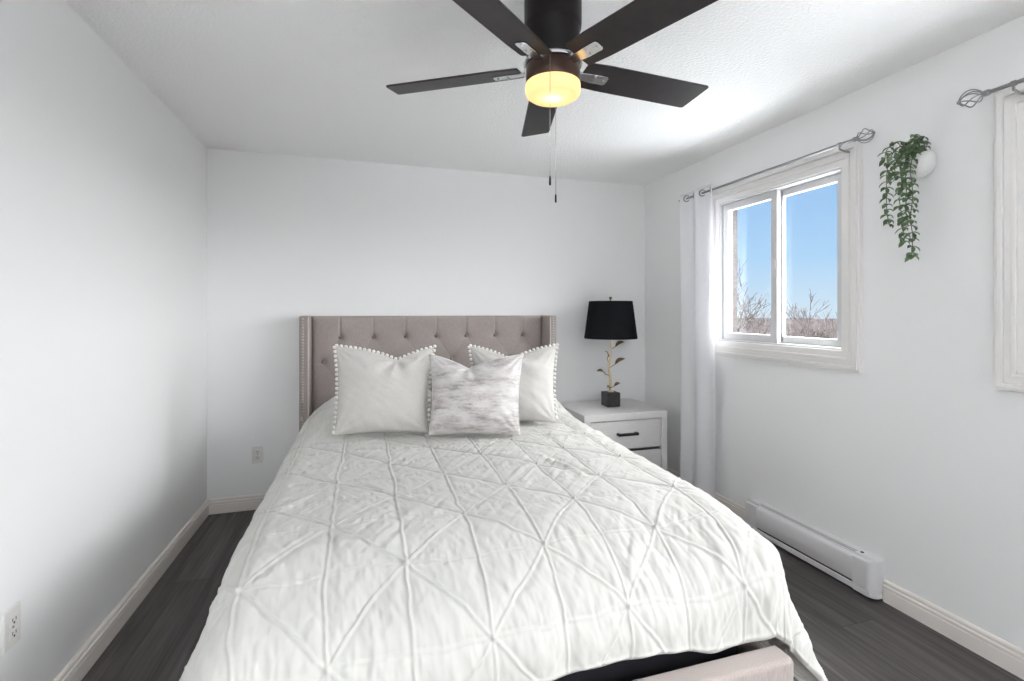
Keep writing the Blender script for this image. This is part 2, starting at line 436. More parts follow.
# ------------------------------------------------------------------ windows
def make_window(name, y0, y1, label):
    """y0..y1 outer casing edges"""
    z0, z1 = 1.05, 2.187
    root = struct(empty(name, (XR, (y0 + y1) / 2, z0)), label)
    b = MB()
    b.ring(XR - 0.022, XR + 0.001, y0, y1, z0, z1, 0.022)
    b.ring(XR - 0.030, XR + 0.001, y0 + 0.012, y1 - 0.012, z0 + 0.012, z1 - 0.012, 0.018)
    b.ring(XR - 0.018, XR + 0.001, y0 + 0.030, y1 - 0.030, z0 + 0.030, z1 - 0.030, 0.030)
    b.ring(XR - 0.024, XR + 0.001, y0 + 0.054, y1 - 0.054, z0 + 0.054, z1 - 0.054, 0.014)
    b.ring(XR - 0.013, XR + 0.001, y0 + 0.066, y1 - 0.066, z0 + 0.066, z1 - 0.066, 0.036)
    b.build('window_casing', M_trim, root, bevel=0.0025)
    MB().ring(XR - 0.004, XR + 0.092, y0 + 0.081, y1 - 0.081, z0 + 0.081, z1 - 0.081, 0.032).build('window_frame', M_vinyl, root, bevel=0.003)
    a0, a1 = y0 + 0.113, y1 - 0.113
    c0, c1 = z0 + 0.113, z1 - 0.113
    ym = y0 + 0.555
    # sliding sash (far) in front, fixed sash (near) one track further out
    s1 = MB(); s1.ring(XR + 0.012, XR + 0.046, ym - 0.028, a1, c0, c1, 0.046)
    sash = s1.build('sash', M_vinyl, root, bevel=0.004)
    MB().box(XR + 0.028, XR + 0.034, ym + 0.016, a1 - 0.044, c0 + 0.044, c1 - 0.044).build('window_pane', M_glass, sash)
    s2 = MB(); s2.ring(XR + 0.052, XR + 0.086, a0, ym + 0.018, c0, c1, 0.040); s2.box(XR + 0.052, XR + 0.086, a0 + 0.036, a0 + 0.066, c0 + 0.03, c1 - 0.03)
    sash2 = s2.build('sash', M_vinyl, root, bevel=0.004)
    MB().box(XR + 0.066, XR + 0.072, a0 + 0.038, ym - 0.020, c0 + 0.038, c1 - 0.038).build('window_pane', M_glass, sash2)
    MB().box(XR + 0.047, XR + 0.051, ym - 0.034, ym - 0.026, c0 + 0.01, c1 - 0.01).build('weather_strip', M_track, root)
    lb = MB(); lb.box(XR + 0.004, XR + 0.012, ym - 0.020, ym - 0.006, 1.60, 1.66)
    lb.build('window_latch', M_vinyl, sash, bevel=0.003)
    return root


make_window('window_1', 1.76, 2.85, 'white sliding window beside the bed showing blue sky and bare trees')
make_window('window_2', 0.155, 1.238, 'second white cased window cut off by the right edge')


# ------------------------------------------------------------------ curtain rods and curtain
RX, RZ = XR - 0.083, 2.172


def make_rod(y_fin, y_end, label, both, dirn):
    root = empty('curtain_rod', (RX, y_fin, RZ), label, 'curtain rod', 'curtain rods above the windows')
    MB().tube([(RX, y_fin, RZ), (RX, y_end, RZ)], 0.0075, 16).build('rod', M_rod, root, smooth='auto')
    ends = [(y_fin, dirn)] + ([(y_end, -dirn)] if both else [])
    for k, (y, s) in enumerate(ends):
        b = MB()
        b.lathe([(0.010, 0), (0.0115, 0.004), (0.0115, 0.016), (0.009, 0.02), (0.006, 0.024)], (RX, y - (0.0), RZ), 18, 'y') if s > 0 else \
            b.lathe([(0.010, 0), (0.0115, -0.004), (0.0115, -0.016), (0.009, -0.02), (0.006, -0.024)], (RX, y, RZ), 18, 'y')
        for q in range(6):
            pts = []
            for i in range(15):
                u = i / 14; r = 0.029 * math.sin(PI * u) ** 0.8 + 0.003
                th = 2 * PI * q / 6 + u * 1.5
                pts.append((RX + r * math.cos(th), y + s * (0.02 + 0.078 * u), RZ + r * math.sin(th)))
            b.tube(pts, 0.0024, 6)
        b.lathe([(0.001, 0), (0.006, 0.002), (0.008, 0.006), (0.006, 0.011), (0.001, 0.013)], (RX, y + s * 0.098 - (0.006), RZ), 14, 'y')
        b.build('finial', M_rod, root, smooth=True)
    if not both:
        MB().lathe([(0.0095, -0.012), (0.0105, -0.008), (0.0105, 0.006), (0.007, 0.010)], (RX, y_end, RZ), 18, 'y').build('end_cap', M_rod, root, smooth='auto')
        MB().tube([(XR, y_end - 0.02, RZ - 0.02), (RX, y_end - 0.02, RZ - 0.018), (RX, y_end - 0.02, RZ - 0.006)], 0.0045, 8).build('bracket', M_rod, root, smooth=True)
    for yb in ([y_fin - dirn * 0.07] + ([y_end + dirn * 0.05] if both else [])):
        b = MB()
        b.tube([(XR, yb, RZ - 0.03), (XR - 0.05, yb, RZ - 0.03), (RX, yb, RZ - 0.022), (RX, yb, RZ - 0.008)], 0.0045, 8)
        b.lathe([(0.018, 0), (0.018, -0.004), (0.012, -0.007)], (XR, yb, RZ - 0.03), 20, 'x')
        b.lathe([(0.0105, -0.006), (0.0105, 0.006)], (RX, yb, RZ), 16, 'y')
        b.build('bracket', M_rod, root, smooth='auto')
    return root


make_rod(1.745, 3.075, 'brushed nickel curtain rod with twisted cage finial above the sky window', False, -1)
make_rod(1.215, 0.12, 'brushed nickel curtain rod cut off by the right edge', True, 1)

CY0, CY1 = 2.70, 3.045
NU, NV = 150, 60
root = empty('curtain', (RX, 2.87, 0.05), 'white semi sheer grommet curtain gathered at the far end of the rod', 'curtain')
vs = []; fs = []
for j in range(NV + 1):
    vv = j / NV; z = 0.035 + vv * (2.212 - 0.035)
    for i in range(NU + 1):
        u = i / NU
        sp_ = 1.0 + 0.10 * (1 - vv) * math.sin(vv * 2 + 0.6)
        y = 2.87 + (u - 0.5) * (CY1 - CY0) * sp_
        amp = 0.030 - 0.017 * min(1.0, (1 - vv) / 0.45) ** 0.8
        ph = 2 * PI * 2.0 * u + PI + 0.5 * (1 - vv) * math.sin(3 * u)
        x = RX + amp * math.cos(ph) + 0.004 * math.sin(11 * u + 5 * vv) * (1 - vv)
        zz = z + (0.008 * math.cos(ph) if j == NV else 0)
        vs.append((x, y, zz))
for j in range(NV):
    for i in range(NU):
        a = j * (NU + 1) + i; fs.append((a, a + 1, a + NU + 2, a + NU + 1))
cl = MB().add(vs, fs).build('curtain_panel', M_curt, root, smooth=True)
md = cl.modifiers.new('thick', 'SOLIDIFY'); md.thickness = 0.0012
for k in range(4):
    u = (k + 0.5) / 4; y = 2.87 + (u - 0.5) * (CY1 - CY0)
    b = MB(); pr = []
    for i in range(11):
        a = 2 * PI * i / 10; pr.append((0.021 + 0.0045 * math.cos(a), 0.0035 * math.sin(a)))
    b.lathe(pr, (0, 0, 0), 24, 'y', cap=False)
    tilt = Matrix.Rotation(math.radians(38 if k % 2 == 0 else -38), 4, 'Z')
    b.v = [tuple((tilt @ Vector(p)) + Vector((RX, y, RZ))) for p in b.v]
    b.build('grommet', M_rod, root, smooth=True)

# ------------------------------------------------------------------ ceiling fan
FX, FY = 0.617, 1.548
fan = empty('ceiling_fan', (FX, FY, ZC), 'black five-blade ceiling fan with a glowing frosted light on the ceiling', 'ceiling fan')
c = (FX, FY, 0)
MB().lathe([(0.098, 2.44), (0.098, 2.33), (0.0965, 2.315), (0.091, 2.305), (0.090, 2.225), (0.086, 2.208), (0.06, 2.203)], c, 64).build('motor_housing', M_house, fan, smooth='auto')
MB().lathe([(0.055, 2.204), (0.092, 2.203), (0.099, 2.199), (0.101, 2.194), (0.098, 2.188), (0.06, 2.186)], c, 64).build('trim_ring', M_chrome, fan, smooth='auto')
MB().lathe([(0.06, 2.188), (0.0905, 2.186), (0.0925, 2.182), (0.0925, 2.132), (0.088, 2.126), (0.05, 2.126)], c, 64).build('light_collar', M_bronze, fan, smooth='auto')
MB().lathe([(0.086, 2.130), (0.0935, 2.126), (0.0945, 2.115), (0.0945, 2.102), (0.091, 2.091), (0.080, 2.083), (0.045, 2.079), (0.001, 2.078)], c, 64, cap=False).build('glass_shade', M_bulb, fan, smooth=True)
BL = [(0.112, -0.050), (0.118, -0.057), (0.20, -0.062), (0.592, -0.066), (0.600, -0.064), (0.604, -0.058), (0.621, 0.054), (0.620, 0.059), (0.613, 0.062), (0.2, 0.061), (0.118, 0.057), (0.112, 0.050)]
for k in range(5):
    ang = math.radians(3.8 + 72 * k)
    R = Matrix.Translation(Vector((FX, FY, 2.178))) @ Matrix.Rotation(ang, 4, 'Z') @ Matrix.Rotation(math.radians(-13), 4, 'X')
    b = MB().prism([(x, -y * 1.05) for x, y in BL], 0, 0.007, 'z')
    b.v = [tuple(R @ Vector(p)) for p in b.v]
    bl = b.build('fan_blade', M_blade, fan, bevel=0.002)
    b = MB()
    b.prism([(0.085, -0.014), (0.15, -0.021), (0.205, -0.021), (0.212, -0.014), (0.212, 0.014), (0.205, 0.021), (0.15, 0.021), (0.085, 0.014)], -0.007, -0.0005, 'z')
    b.prism([(0.06, -0.02), (0.10, -0.014), (0.10, 0.014), (0.06, 0.02)], -0.006, 0.035, 'z')
    for sx, sy in ((0.16, -0.011), (0.16, 0.011), (0.197, 0)): b.lathe([(0.0045, -0.010), (0.0045, -0.006)], (sx, sy, 0), 10)
    b.v = [tuple(R @ Vector(p)) for p in b.v]
    b.build('blade_bracket', M_chrome, bl, bevel=0.0015)


def chain(x, y, z0, z1):
    b = MB(); b.tube([(x, y, z0), (x, y, z1 + 0.03)], 0.0009, 6)
    z = z0
    while z > z1 + 0.03:
        b.lathe([(0.0003, 0.0016), (0.0016, 0), (0.0003, -0.0016)], (x, y, z), 6); z -= 0.006
    o = b.build('pull_chain', M_chrome, fan, smooth=True)
    MB().lathe([(0.001, 0.032), (0.0022, 0.03), (0.0032, 0.024), (0.0036, 0.003), (0.002, 0)], (x, y, z1), 14).build('chain_pull', M_black, o, smooth=True)


chain(FX - 0.045, FY - 0.088, 2.176, 1.756)
chain(FX + 0.049, FY + 0.095, 2.176, 1.746)
# lamp inside the frosted glass, whose walls let its light through
ld = bpy.data.lights.new('fan_bulb', 'POINT'); ld.energy = 0.17; ld.color = (1.0, 0.80, 0.58); ld.shadow_soft_size = 0.02
lo = bpy.data.objects.new('fan_bulb', ld); COL.objects.link(lo); lo.location = (FX, FY, 2.105); adopt(lo, fan)


# ------------------------------------------------------------------ numpy noise
def vnoise(x, y, seed):
    rng = np.random.RandomState(seed); T = rng.rand(256, 256)
    xi = np.floor(x).astype(int); yi = np.floor(y).astype(int); fx = x - xi; fy = y - yi
    fx = fx * fx * (3 - 2 * fx); fy = fy * fy * (3 - 2 * fy)
    a = T[xi & 255, yi & 255]; b_ = T[(xi + 1) & 255, yi & 255]; c_ = T[xi & 255, (yi + 1) & 255]; d_ = T[(xi + 1) & 255, (yi + 1) & 255]
    return (a * (1 - fx) + b_ * fx) * (1 - fy) + (c_ * (1 - fx) + d_ * fx) * fy - 0.5


def sst(x, a, b_):
    u = np.clip((x - a) / (b_ - a), 0, 1); return u * u * (3 - 2 * u)


def grid_mesh(name, P, m, parent=None, smooth=True, flip=False):
    """P: (nj, ni, 3) array -> mesh object"""
    nj, ni = P.shape[:2]
    me = bpy.data.meshes.new(name)
    me.vertices.add(nj * ni); me.vertices.foreach_set('co', P.reshape(-1).astype(np.float32))
    jj, ii = np.meshgrid(np.arange(nj - 1), np.arange(ni - 1), indexing='ij')
    a = (jj * ni + ii).ravel()
    quads = np.stack([a, a + 1, a + ni + 1, a + ni], 1) if not flip else np.stack([a, a + ni, a + ni + 1, a + 1], 1)
    nf = len(quads)
    me.loops.add(nf * 4); me.loops.foreach_set('vertex_index', quads.ravel().astype(np.int32))
    me.polygons.add(nf); me.polygons.foreach_set('loop_start', np.arange(0, nf * 4, 4, dtype=np.int32))
    me.update(calc_edges=True); me.validate()
    me.materials.append(m)
    me.polygons.foreach_set('use_smooth', [smooth] * nf)
    o = bpy.data.objects.new(name, me); COL.objects.link(o)
    if parent is not None: adopt(o, parent)
    return o


# ------------------------------------------------------------------ bed frame
bed = empty('upholstered_bed', (0.49, 2.4, 0), 'taupe upholstered bed frame with button tufted nailhead headboard', 'bed')
HX0, HX1, HZ = -0.352, 1.340, 1.322
hb = MB(); hb.box(HX0, HX1, 3.60, 3.665, 0.06, HZ - 0.006)
headboard = hb.build('headboard', M_linen, bed, bevel=0.01)
xs = np.arange(HX0 - 0.004, HX1 + 0.0041, 0.0055); zs = np.arange(0.50, HZ + 0.001, 0.0055)
X, Z = np.meshgrid(xs, zs)
bt = []
for r, z in enumerate((1.169, 1.0, 0.831, 0.662)):
    for k in range(8):
        x = -0.166 + 0.224 * k - (0.112 if r % 2 else 0)
        if HX0 + 0.03 < x < HX1 - 0.03: bt.append((x, z))
D = np.zeros_like(X)
for (x, z) in bt:
    r = np.hypot(X - x, Z - z); D -= 0.022 * np.exp(-(r / 0.020) ** 1.3) + 0.012 * np.exp(-(r / 0.06) ** 2)
for i, (x, z) in enumerate(bt):
    for (x2, z2) in bt[i + 1:]:
        if abs(abs(x2 - x) - 0.112) < 0.01 and abs(abs(z2 - z) - 0.169) < 0.01:
            L = math.hypot(x2 - x, z2 - z); tt = np.clip(((X - x) * (x2 - x) + (Z - z) * (z2 - z)) / L ** 2, 0, 1)
            d = np.hypot(X - x - tt * (x2 - x), Z - z - tt * (z2 - z)); D -= 0.0020 * np.exp(-(d / 0.009) ** 1.5)
    if z > 1.1:
        d = np.where(Z > z, np.abs(X - x), 1.0); D -= 0.008 * np.exp(-(d / 0.006) ** 1.5)
edge = np.minimum(np.minimum(X - HX0, HX1 - X), HZ - Z)
D += 0.034 * (1 - np.exp(-np.clip(edge, 0, 1) / 0.012)) - 0.004 + 0.0015 * vnoise(X * 9, Z * 9, 4)
P = np.stack([X, 3.602 - D, Z], 2)
pad = grid_mesh('tufted_panel', P, M_linen, headboard)
b0 = None
for (x, z) in bt:
    b = MB().lathe([(0.0115, 0.006), (0.0112, 0.001), (0.008, -0.004), (0.001, -0.0062)], (0, 0, 0), 16, 'y')
    if b0 is None:
        b0 = b.build('button', M_button, headboard, smooth=True); b0.location = (x, 3.590, z)
    else:
        copy_part(b0, headboard, (x - bt[0][0], 0, z - bt[0][1]))
# wings
for s, (x0, x1) in enumerate(((-0.412, -0.352), (1.340, 1.392))):
    wg = MB().box(x0, x1, 3.42, 3.665, 0.0, HZ).build('headboard_wing', M_linen, bed, bevel=0.012, seg=3)
    pp = MB().tube([((x1 - 0.003) if s == 0 else x0 + 0.003, 3.421, 0.06), ((x1 - 0.003) if s == 0 else x0 + 0.003, 3.421, HZ - 0.012)], 0.0045, 8)
    pp.build('piping', mat('piping_linen', (196, 187, 182), 0.9), wg, smooth=True)
    n0 = None; xc = x0 + 0.024 if s == 0 else x1 - 0.024
    for k in range(46):
        z = HZ - 0.022 - k * 0.0195
        if n0 is None:
            n0 = MB().lathe([(0.0092, 0.003), (0.0088, 0.0), (0.006, -0.004), (0.0006, -0.0058)], (0, 0, 0), 12, 'y').build('nailhead', M_nail, wg, smooth=True)
            n0.location = (xc, 3.4195, z); z00 = z
        else:
            copy_part(n0, wg, (0, 0, z - z00))
MB().box(-0.395, -0.36, 1.20, 3.44, 0.06, 0.28).build('side_rail', M_linen, bed, bevel=0.012, seg=3)
MB().box(1.195, 1.228, 1.20, 3.44, 0.06, 0.28).build('side_rail', M_linen, bed, bevel=0.012, seg=3)
MB().box(-0.395, 1.230, 1.135, 1.212, 0.06, 0.312).build('foot_rail', M_linen, bed, bevel=0.016, seg=4)
for x, y in ((-0.36, 1.18), (1.19, 1.18), (-0.37, 2.4), (1.205, 2.4)):
    MB().lathe([(0.018, 0), (0.026, 0.075)], (x, y, 0), 20).build('leg', M_black, bed, smooth='auto')
sl = MB()
for k in range(11): sl.box(-0.359, 1.194, 1.25 + k * 0.21, 1.33 + k * 0.21, 0.165, 0.185)
sl.build('slat_platform', mat('pine_slat', (190, 170, 140), 0.7), bed)

mt = empty('mattress', (0.45, 2.4, 0.187), 'mattress with black mesh border showing between quilt hem and foot rail', 'mattress')
MB().box(-0.345, 1.185, 1.30, 3.54, 0.187, 0.49).build('mattress_border', M_mesh, mt, bevel=0.03, seg=4)
MB().box(-0.325, 1.18, 1.40, 3.52, 0.44, 0.605).build('mattress_top', M_matt, mt, bevel=0.075, seg=6)

# ------------------------------------------------------------------ comforter
Z0, RE = 0.648, 0.11
QX0, QX1, QY0 = -0.285, 1.25, 1.325
st = 0.0039
sv = np.arange(QX0 - 0.60, QX1 + 0.50, st); vv = np.arange(QY0 - 0.214, 3.50, st)
Sg, Vg = np.meshgrid(sv, vv)
hem = 0.010 * vnoise(Sg * 5, Sg * 0 + 3.3, 91)
qx = np.clip(Sg, QX0, QX1); qy = np.maximum(Vg, QY0)
dx, dy = Sg - qx, (Vg - qy) * (1 + 0.50 * sst(Sg, 0.80, 1.35))
L = np.hypot(dx, dy); Ls = np.maximum(L, 1e-6); nx, ny = dx / Ls, dy / Ls
L = L * (1 + hem)
fl = (0.30 + 0.14 * sst(-Vg, -2.0, -1.3)) * np.clip(-nx, 0, 1) ** 2 + 0.12 * np.clip(nx, 0, 1) ** 2 + 0.05 * ny ** 2 + 0.19 * (4 * nx ** 2 * ny ** 2)
head = sst(Vg, 2.5, 3.4); fl = fl * (1 - 0.75 * head * np.clip(-nx, 0, 1))
th = np.minimum(L / RE, PI / 2); ex = np.maximum(L - RE * PI / 2, 0)
outd = RE * np.sin(th) + fl * ex; drop = RE * (1 - np.cos(th)) + ex * np.sqrt(1 - fl ** 2)
ang = np.arctan2(ny, nx)
cornerw = 4 * nx ** 2 * ny ** 2
outd += cornerw * 0.11 * ex * np.sin(ang * 9.0 + 0.7)
rip = (np.sin(Sg * 27 + 2.2 * np.sin(Sg * 5.1)) * 0.5 + np.sin(Sg * 43 + 1.5 * np.sin(Sg * 7.0) + 1.0) * 0.35 + vnoise(Sg * 13, Vg * 1.5, 5) * 1.2)
outd += ny ** 2 * np.clip(drop / 0.35, 0, 1.2) * 0.013 * rip
ripL = (np.sin(Vg * 15 + 1.8 * np.sin(Vg * 4.0)) * 0.6 + vnoise(Vg * 9, Sg * 1.5, 6))
outd += nx ** 2 * np.clip(drop / 0.5, 0, 1.2) * 0.020 * ripL
zf = Z0 - drop
# the sleeping pillows' swell under the quilt
bump = 0.165 * sst(Vg, 2.80, 3.06) * (1 - 0.5 * sst(Vg, 3.28, 3.50)) * sst(Sg, QX0 - 0.14, QX0 + 0.16) * (1 - sst(Sg, QX1 - 0.14, QX1 + 0.14))
bump *= 1 - 0.22 * np.exp(-((Sg - 0.5) / 0.07) ** 2)
zf = zf + bump
sag = np.interp(qy + ny * outd, [1.18, 1.245, 1.34, 1.45, 1.56, 1.70], [0.145, 0.128, 0.092, 0.042, 0.010, 0.0])
sag = sag * (1 - 0.55 * sst(Sg, 0.95, 1.30))
zf -= sag
zf += 0.012 * vnoise(Sg * 3.2, Vg * 3.2, 12) * sst(-L, -0.1, 0)
zf = np.where(zf < 0.012, 0.012 + 0.002 * np.sin(Sg * 60), zf)
xx = qx + nx * outd
xx = xx - 0.035 * (1 - sst(Vg, 1.3, 2.8)) * sst(xx, 0.4, 1.25)
P = np.stack([xx, qy + ny * outd, zf], 2)
# normals of the smooth sheet
du = np.gradient(P, axis=1); dv = np.gradient(P, axis=0); NN = np.cross(du, dv); NN /= np.linalg.norm(NN, axis=2, keepdims=True) + 1e-12
# tuck lattice (warped a little, as sewn cloth is)
ws = Sg + 0.07 * (Sg - 0.30) * sst(-Vg, -1.42, -1.15) + 0.016 * vnoise(Sg * 5, Vg * 5, 21) + 0.007 * vnoise(Sg * 19, Vg * 19, 22) + 0.0035 * vnoise(Sg * 45, Vg * 45, 25)
wv = Vg + 0.016 * vnoise(Sg * 5 + 9, Vg * 5, 23) + 0.007 * vnoise(Sg * 19, Vg * 19 + 7, 24) + 0.0035 * vnoise(Sg * 45 + 7, Vg * 45, 26)
PA, PB = 0.2175, 0.213
a_ = (ws + 0.107) / PA; b_ = (wv - 1.660) / PB
tri = lambda u, p: np.abs((u / p - np.round(u / p)) * p)
d1 = tri(a_, 1.0) * PA
d2 = tri(b_, 1.0) * PB
kd = PA * PB / math.hypot(PA, PB)
d3_ = tri(a_ + b_, 2.0) * kd
d4 = tri(a_ - b_, 2.0) * kd
rg = lambda d, sg: np.exp(-(d / sg) ** 2)
ridge = 0.0078 * rg(d1, 0.0038) + 0.0040 * rg(d2, 0.0034) + 0.0086 * rg(d3_, 0.0038) + 0.0062 * rg(d4, 0.0038)
groove = -0.0035 * (np.exp(-d1 / 0.012) + np.exp(-d3_ / 0.012) + 0.8 * np.exp(-d4 / 0.012) + 0.7 * np.exp(-d2 / 0.010))
dm = np.minimum(np.minimum(d1, d2 * 1.3), np.minimum(d3_, d4))
puff = 0.0040 * (1 - np.exp(-(dm / 0.02) ** 1.5))


def streak(dirx, diry, wl, ln, seed, pw=1.0):
    nn = math.hypot(dirx, diry); ux, uy = dirx / nn, diry / nn
    al = Sg * ux + Vg * uy + 30; ac = -Sg * uy + Vg * ux + 30
    ac = ac + 0.02 * vnoise(al * 7, ac * 7, seed + 50)
    return vnoise(al / ln, ac / wl, seed) + 0.5 * vnoise(al / (ln * .6), ac / (wl * .5), seed + 1)


m1_ = sst(vnoise(Sg * 3, Vg * 3, 41), -0.25, 0.3)
wr = 0.0074 * streak(0.62, 0.78, 0.024, 0.13, 31) * (0.35 + 0.65 * m1_)
wr += 0.0046 * streak(-0.5, 0.86, 0.026, 0.11, 33) * (1 - m1_)
foot = sst(-Vg, -1.62, -1.40)
wr += 0.0080 * streak(0.04, 1, 0.032, 0.15, 35) * foot * (0.4 + 0.6 * m1_) + 0.003 * streak(-0.15, 1, 0.016, 0.08, 45) * foot
near = np.exp(-(d2 / 0.05))
wr += 0.0055 * streak(0, 1, 0.015, 0.06, 37) * near
messy = sst(Vg, 2.2, 2.6) * (1 - sst(Vg, 2.85, 3.1)) * (0.25 + 0.75 * sst(Sg, 0.35, 0.85))
wr += 0.022 * (0.5 - np.abs(streak(0.5, 0.8, 0.055, 0.16, 61))) * messy * 0.55
wr += 0.010 * streak(0.85, -0.4, 0.04, 0.12, 63) * messy
# one deep gathered fold near the head end on the window side
fx_, fy_ = Sg - 0.86, Vg - 2.05
wr += 0.012 * np.exp(-(((fx_ + 0.30 * fy_ + 0.012 * np.sin(fy_ * 26)) / 0.020) ** 2)) * sst(fy_, -0.30, -0.05) * (1 - sst(fy_, 0.0, 0.25))
wr -= 0.008 * np.exp(-(((fx_ - 0.035 + 0.30 * fy_) / 0.020) ** 2)) * sst(fy_, -0.30, -0.05) * (1 - sst(fy_, 0.0, 0.25))
wr *= 0.55 + 0.45 * np.clip(dm / 0.02, 0, 1)
H = ridge + groove + puff + wr + 0.006
hedge = np.minimum(np.minimum(Sg - sv[0], sv[-1] - Sg), Vg - vv[0])
H = H * sst(hedge, 0.0, 0.012) + 0.003 * rg(hedge - 0.012, 0.004)
P = P + NN * H[..., None]
P[..., 2] = np.maximum(P[..., 2], 0.006)
com = grid_mesh('comforter', P, M_quilt)
tag(com, 'white pintucked comforter with a diamond stitch pattern spread over the bed', 'comforter')
md = com.modifiers.new('thick', 'SOLIDIFY'); md.thickness = 0.007; md.offset = -1


# ------------------------------------------------------------------ cushions
def cushion(name, w_, h_, T, loc, yaw, lean, m, label, dip, dipx, seed, pom, roll=0.0):
    n = 84
    u = np.linspace(-1, 1, n + 1); U, V = np.meshgrid(u, u)
    def face(sgn):
        au, av = np.abs(U), np.abs(V)
        x = U * w_ / 2 * (1 - 0.075 * (1 - V ** 2) ** 1.0) * (1 + 0.045 * V)
        z = V * h_ / 2 * (1 - 0.055 * (1 - U ** 2))
        top = sst(V, -0.2, 1.0)
        dd = dip * np.exp(-np.abs((U - dipx) / 0.50) ** 1.15) * top
        z = z - dd
        prof = np.clip(1 - au ** 2.6, 0, 1) ** 0.62 * np.clip(1 - av ** 2.6, 0, 1) ** 0.62
        prof = prof * (1 - 0.22 * sst(V, -0.4, 1.0)) * (1 + 0.12 * (1 - sst(V, -0.9, 0.1)))
        y = T / 2 * prof
        # creases running down from the dip and out of the corners
        wk = 0.0
        for k, (cx, cz) in enumerate(((-1, 1), (1, 1), (-1, -1), (1, -1))):
            r = np.hypot(U - cx, V - cz); a = np.arctan2(V - cz, U - cx)
            wk = wk + np.cos(a * 13 + k) * np.exp(-r / 0.45) * sst(r, 0.02, 0.3)
        r = np.hypot((U - dipx), (V - 1)); a = np.arctan2(V - 1, U - dipx)
        wk2 = np.cos(a * 8 + seed) * np.exp(-r / 0.5) * sst(r, 0.05, 0.3)
        y = y + (0.006 * wk + 0.016 * wk2 * (dip / 0.07) + 0.012 * vnoise(U * 2.2 + seed, V * 2.2 + (5 if sgn > 0 else 0), seed)
                 + 0.004 * vnoise(U * 7 + V * 4 + 20, V * 6 + 20, seed + 3)) * np.clip(prof * 3, 0, 1)
        return np.stack([x, -sgn * y, z], 2)
    F, B = face(1), face(-1)
    bm = bmesh.new()
    vf = [[bm.verts.new(F[j, i]) for i in range(n + 1)] for j in range(n + 1)]
    vb = [[vf[j][i] if i in (0, n) or j in (0, n) else bm.verts.new(B[j, i]) for i in range(n + 1)] for j in range(n + 1)]
    for j in range(n):
        for i in range(n):
            bm.faces.new((vf[j][i], vf[j][i + 1], vf[j + 1][i + 1], vf[j + 1][i]))
            bm.faces.new((vb[j][i], vb[j + 1][i], vb[j + 1][i + 1], vb[j][i + 1]))
    me = bpy.data.meshes.new(name); bm.to_mesh(me); bm.free()
    me.materials.append(m); me.polygons.foreach_set('use_smooth', [True] * len(me.polygons))
    M = Matrix.Translation(Vector(loc)) @ Matrix.Rotation(yaw, 4, 'Z') @ Matrix.Rotation(-lean, 4, 'X') @ Matrix.Rotation(roll, 4, 'Y') @ Matrix.Translation(Vector((0, 0, h_ / 2)))
    o = bpy.data.objects.new(name, me); COL.objects.link(o); o.matrix_world = M
    tag(o, label, 'cushion')
    bpy.context.view_layer.update()
    if pom:
        per = [F[j, 0] for j in range(4, n)] + [F[n, i] for i in range(n)] + [F[j, n] for j in range(n, 4, -1)]
        per = np.array(per); seg = np.linalg.norm(np.diff(per, axis=0), axis=1); cum = np.concatenate([[0], np.cumsum(seg)])
        k0 = None; s_ = 0.0; rng = random.Random(seed)
        ctr = np.array([0, 0, 0.0])
        while s_ < cum[-1]:
            p = np.array([np.interp(s_, cum, per[:, q]) for q in range(3)])
            dirv = p - ctr; dirv /= np.linalg.norm(dirv); p = p + dirv * 0.006
            if k0 is None:
                me2 = bpy.data.meshes.new('pompom'); bm = bmesh.new()
                bmesh.ops.create_icosphere(bm, subdivisions=3, radius=0.0102)
                for v in bm.verts: v.co *= 1 + rng.uniform(-0.08, 0.06)
                bm.to_mesh(me2); bm.free(); me2.materials.append(M_pom)
                me2.polygons.foreach_set('use_smooth', [True] * len(me2.polygons))
                k0 = True
            c_ = bpy.data.objects.new('pompom', me2); COL.objects.link(c_); c_.parent = o
            c_.location = p; c_.rotation_euler = (rng.random() * 6, rng.random() * 6, 0)
            s_ += 0.0262
    # seam piping along the bottom corners: small gathered tassel
    return o


cushion('throw_cushion', 0.54, 0.51, 0.18, (0.090, 2.775, 0.668), math.radians(-9), math.radians(17), M_cush,
        'pale grey linen cushion with white pompom trim, nearest the left wall', 0.080, 0.25, 7, True)
cushion('throw_cushion', 0.53, 0.49, 0.17, (0.862, 2.785, 0.676), math.radians(-14), math.radians(17), M_cush,
        'pale grey linen cushion with white pompom trim, nearest the table lamp', 0.090, -0.05, 13, True)
cushion('throw_cushion', 0.53, 0.475, 0.17, (0.575, 2.60, 0.668), math.radians(-14), math.radians(20), M_velvet,
        'distressed silver velvet cushion in front, between the two pompom cushions', 0.085, -0.15, 19, False, math.radians(1))

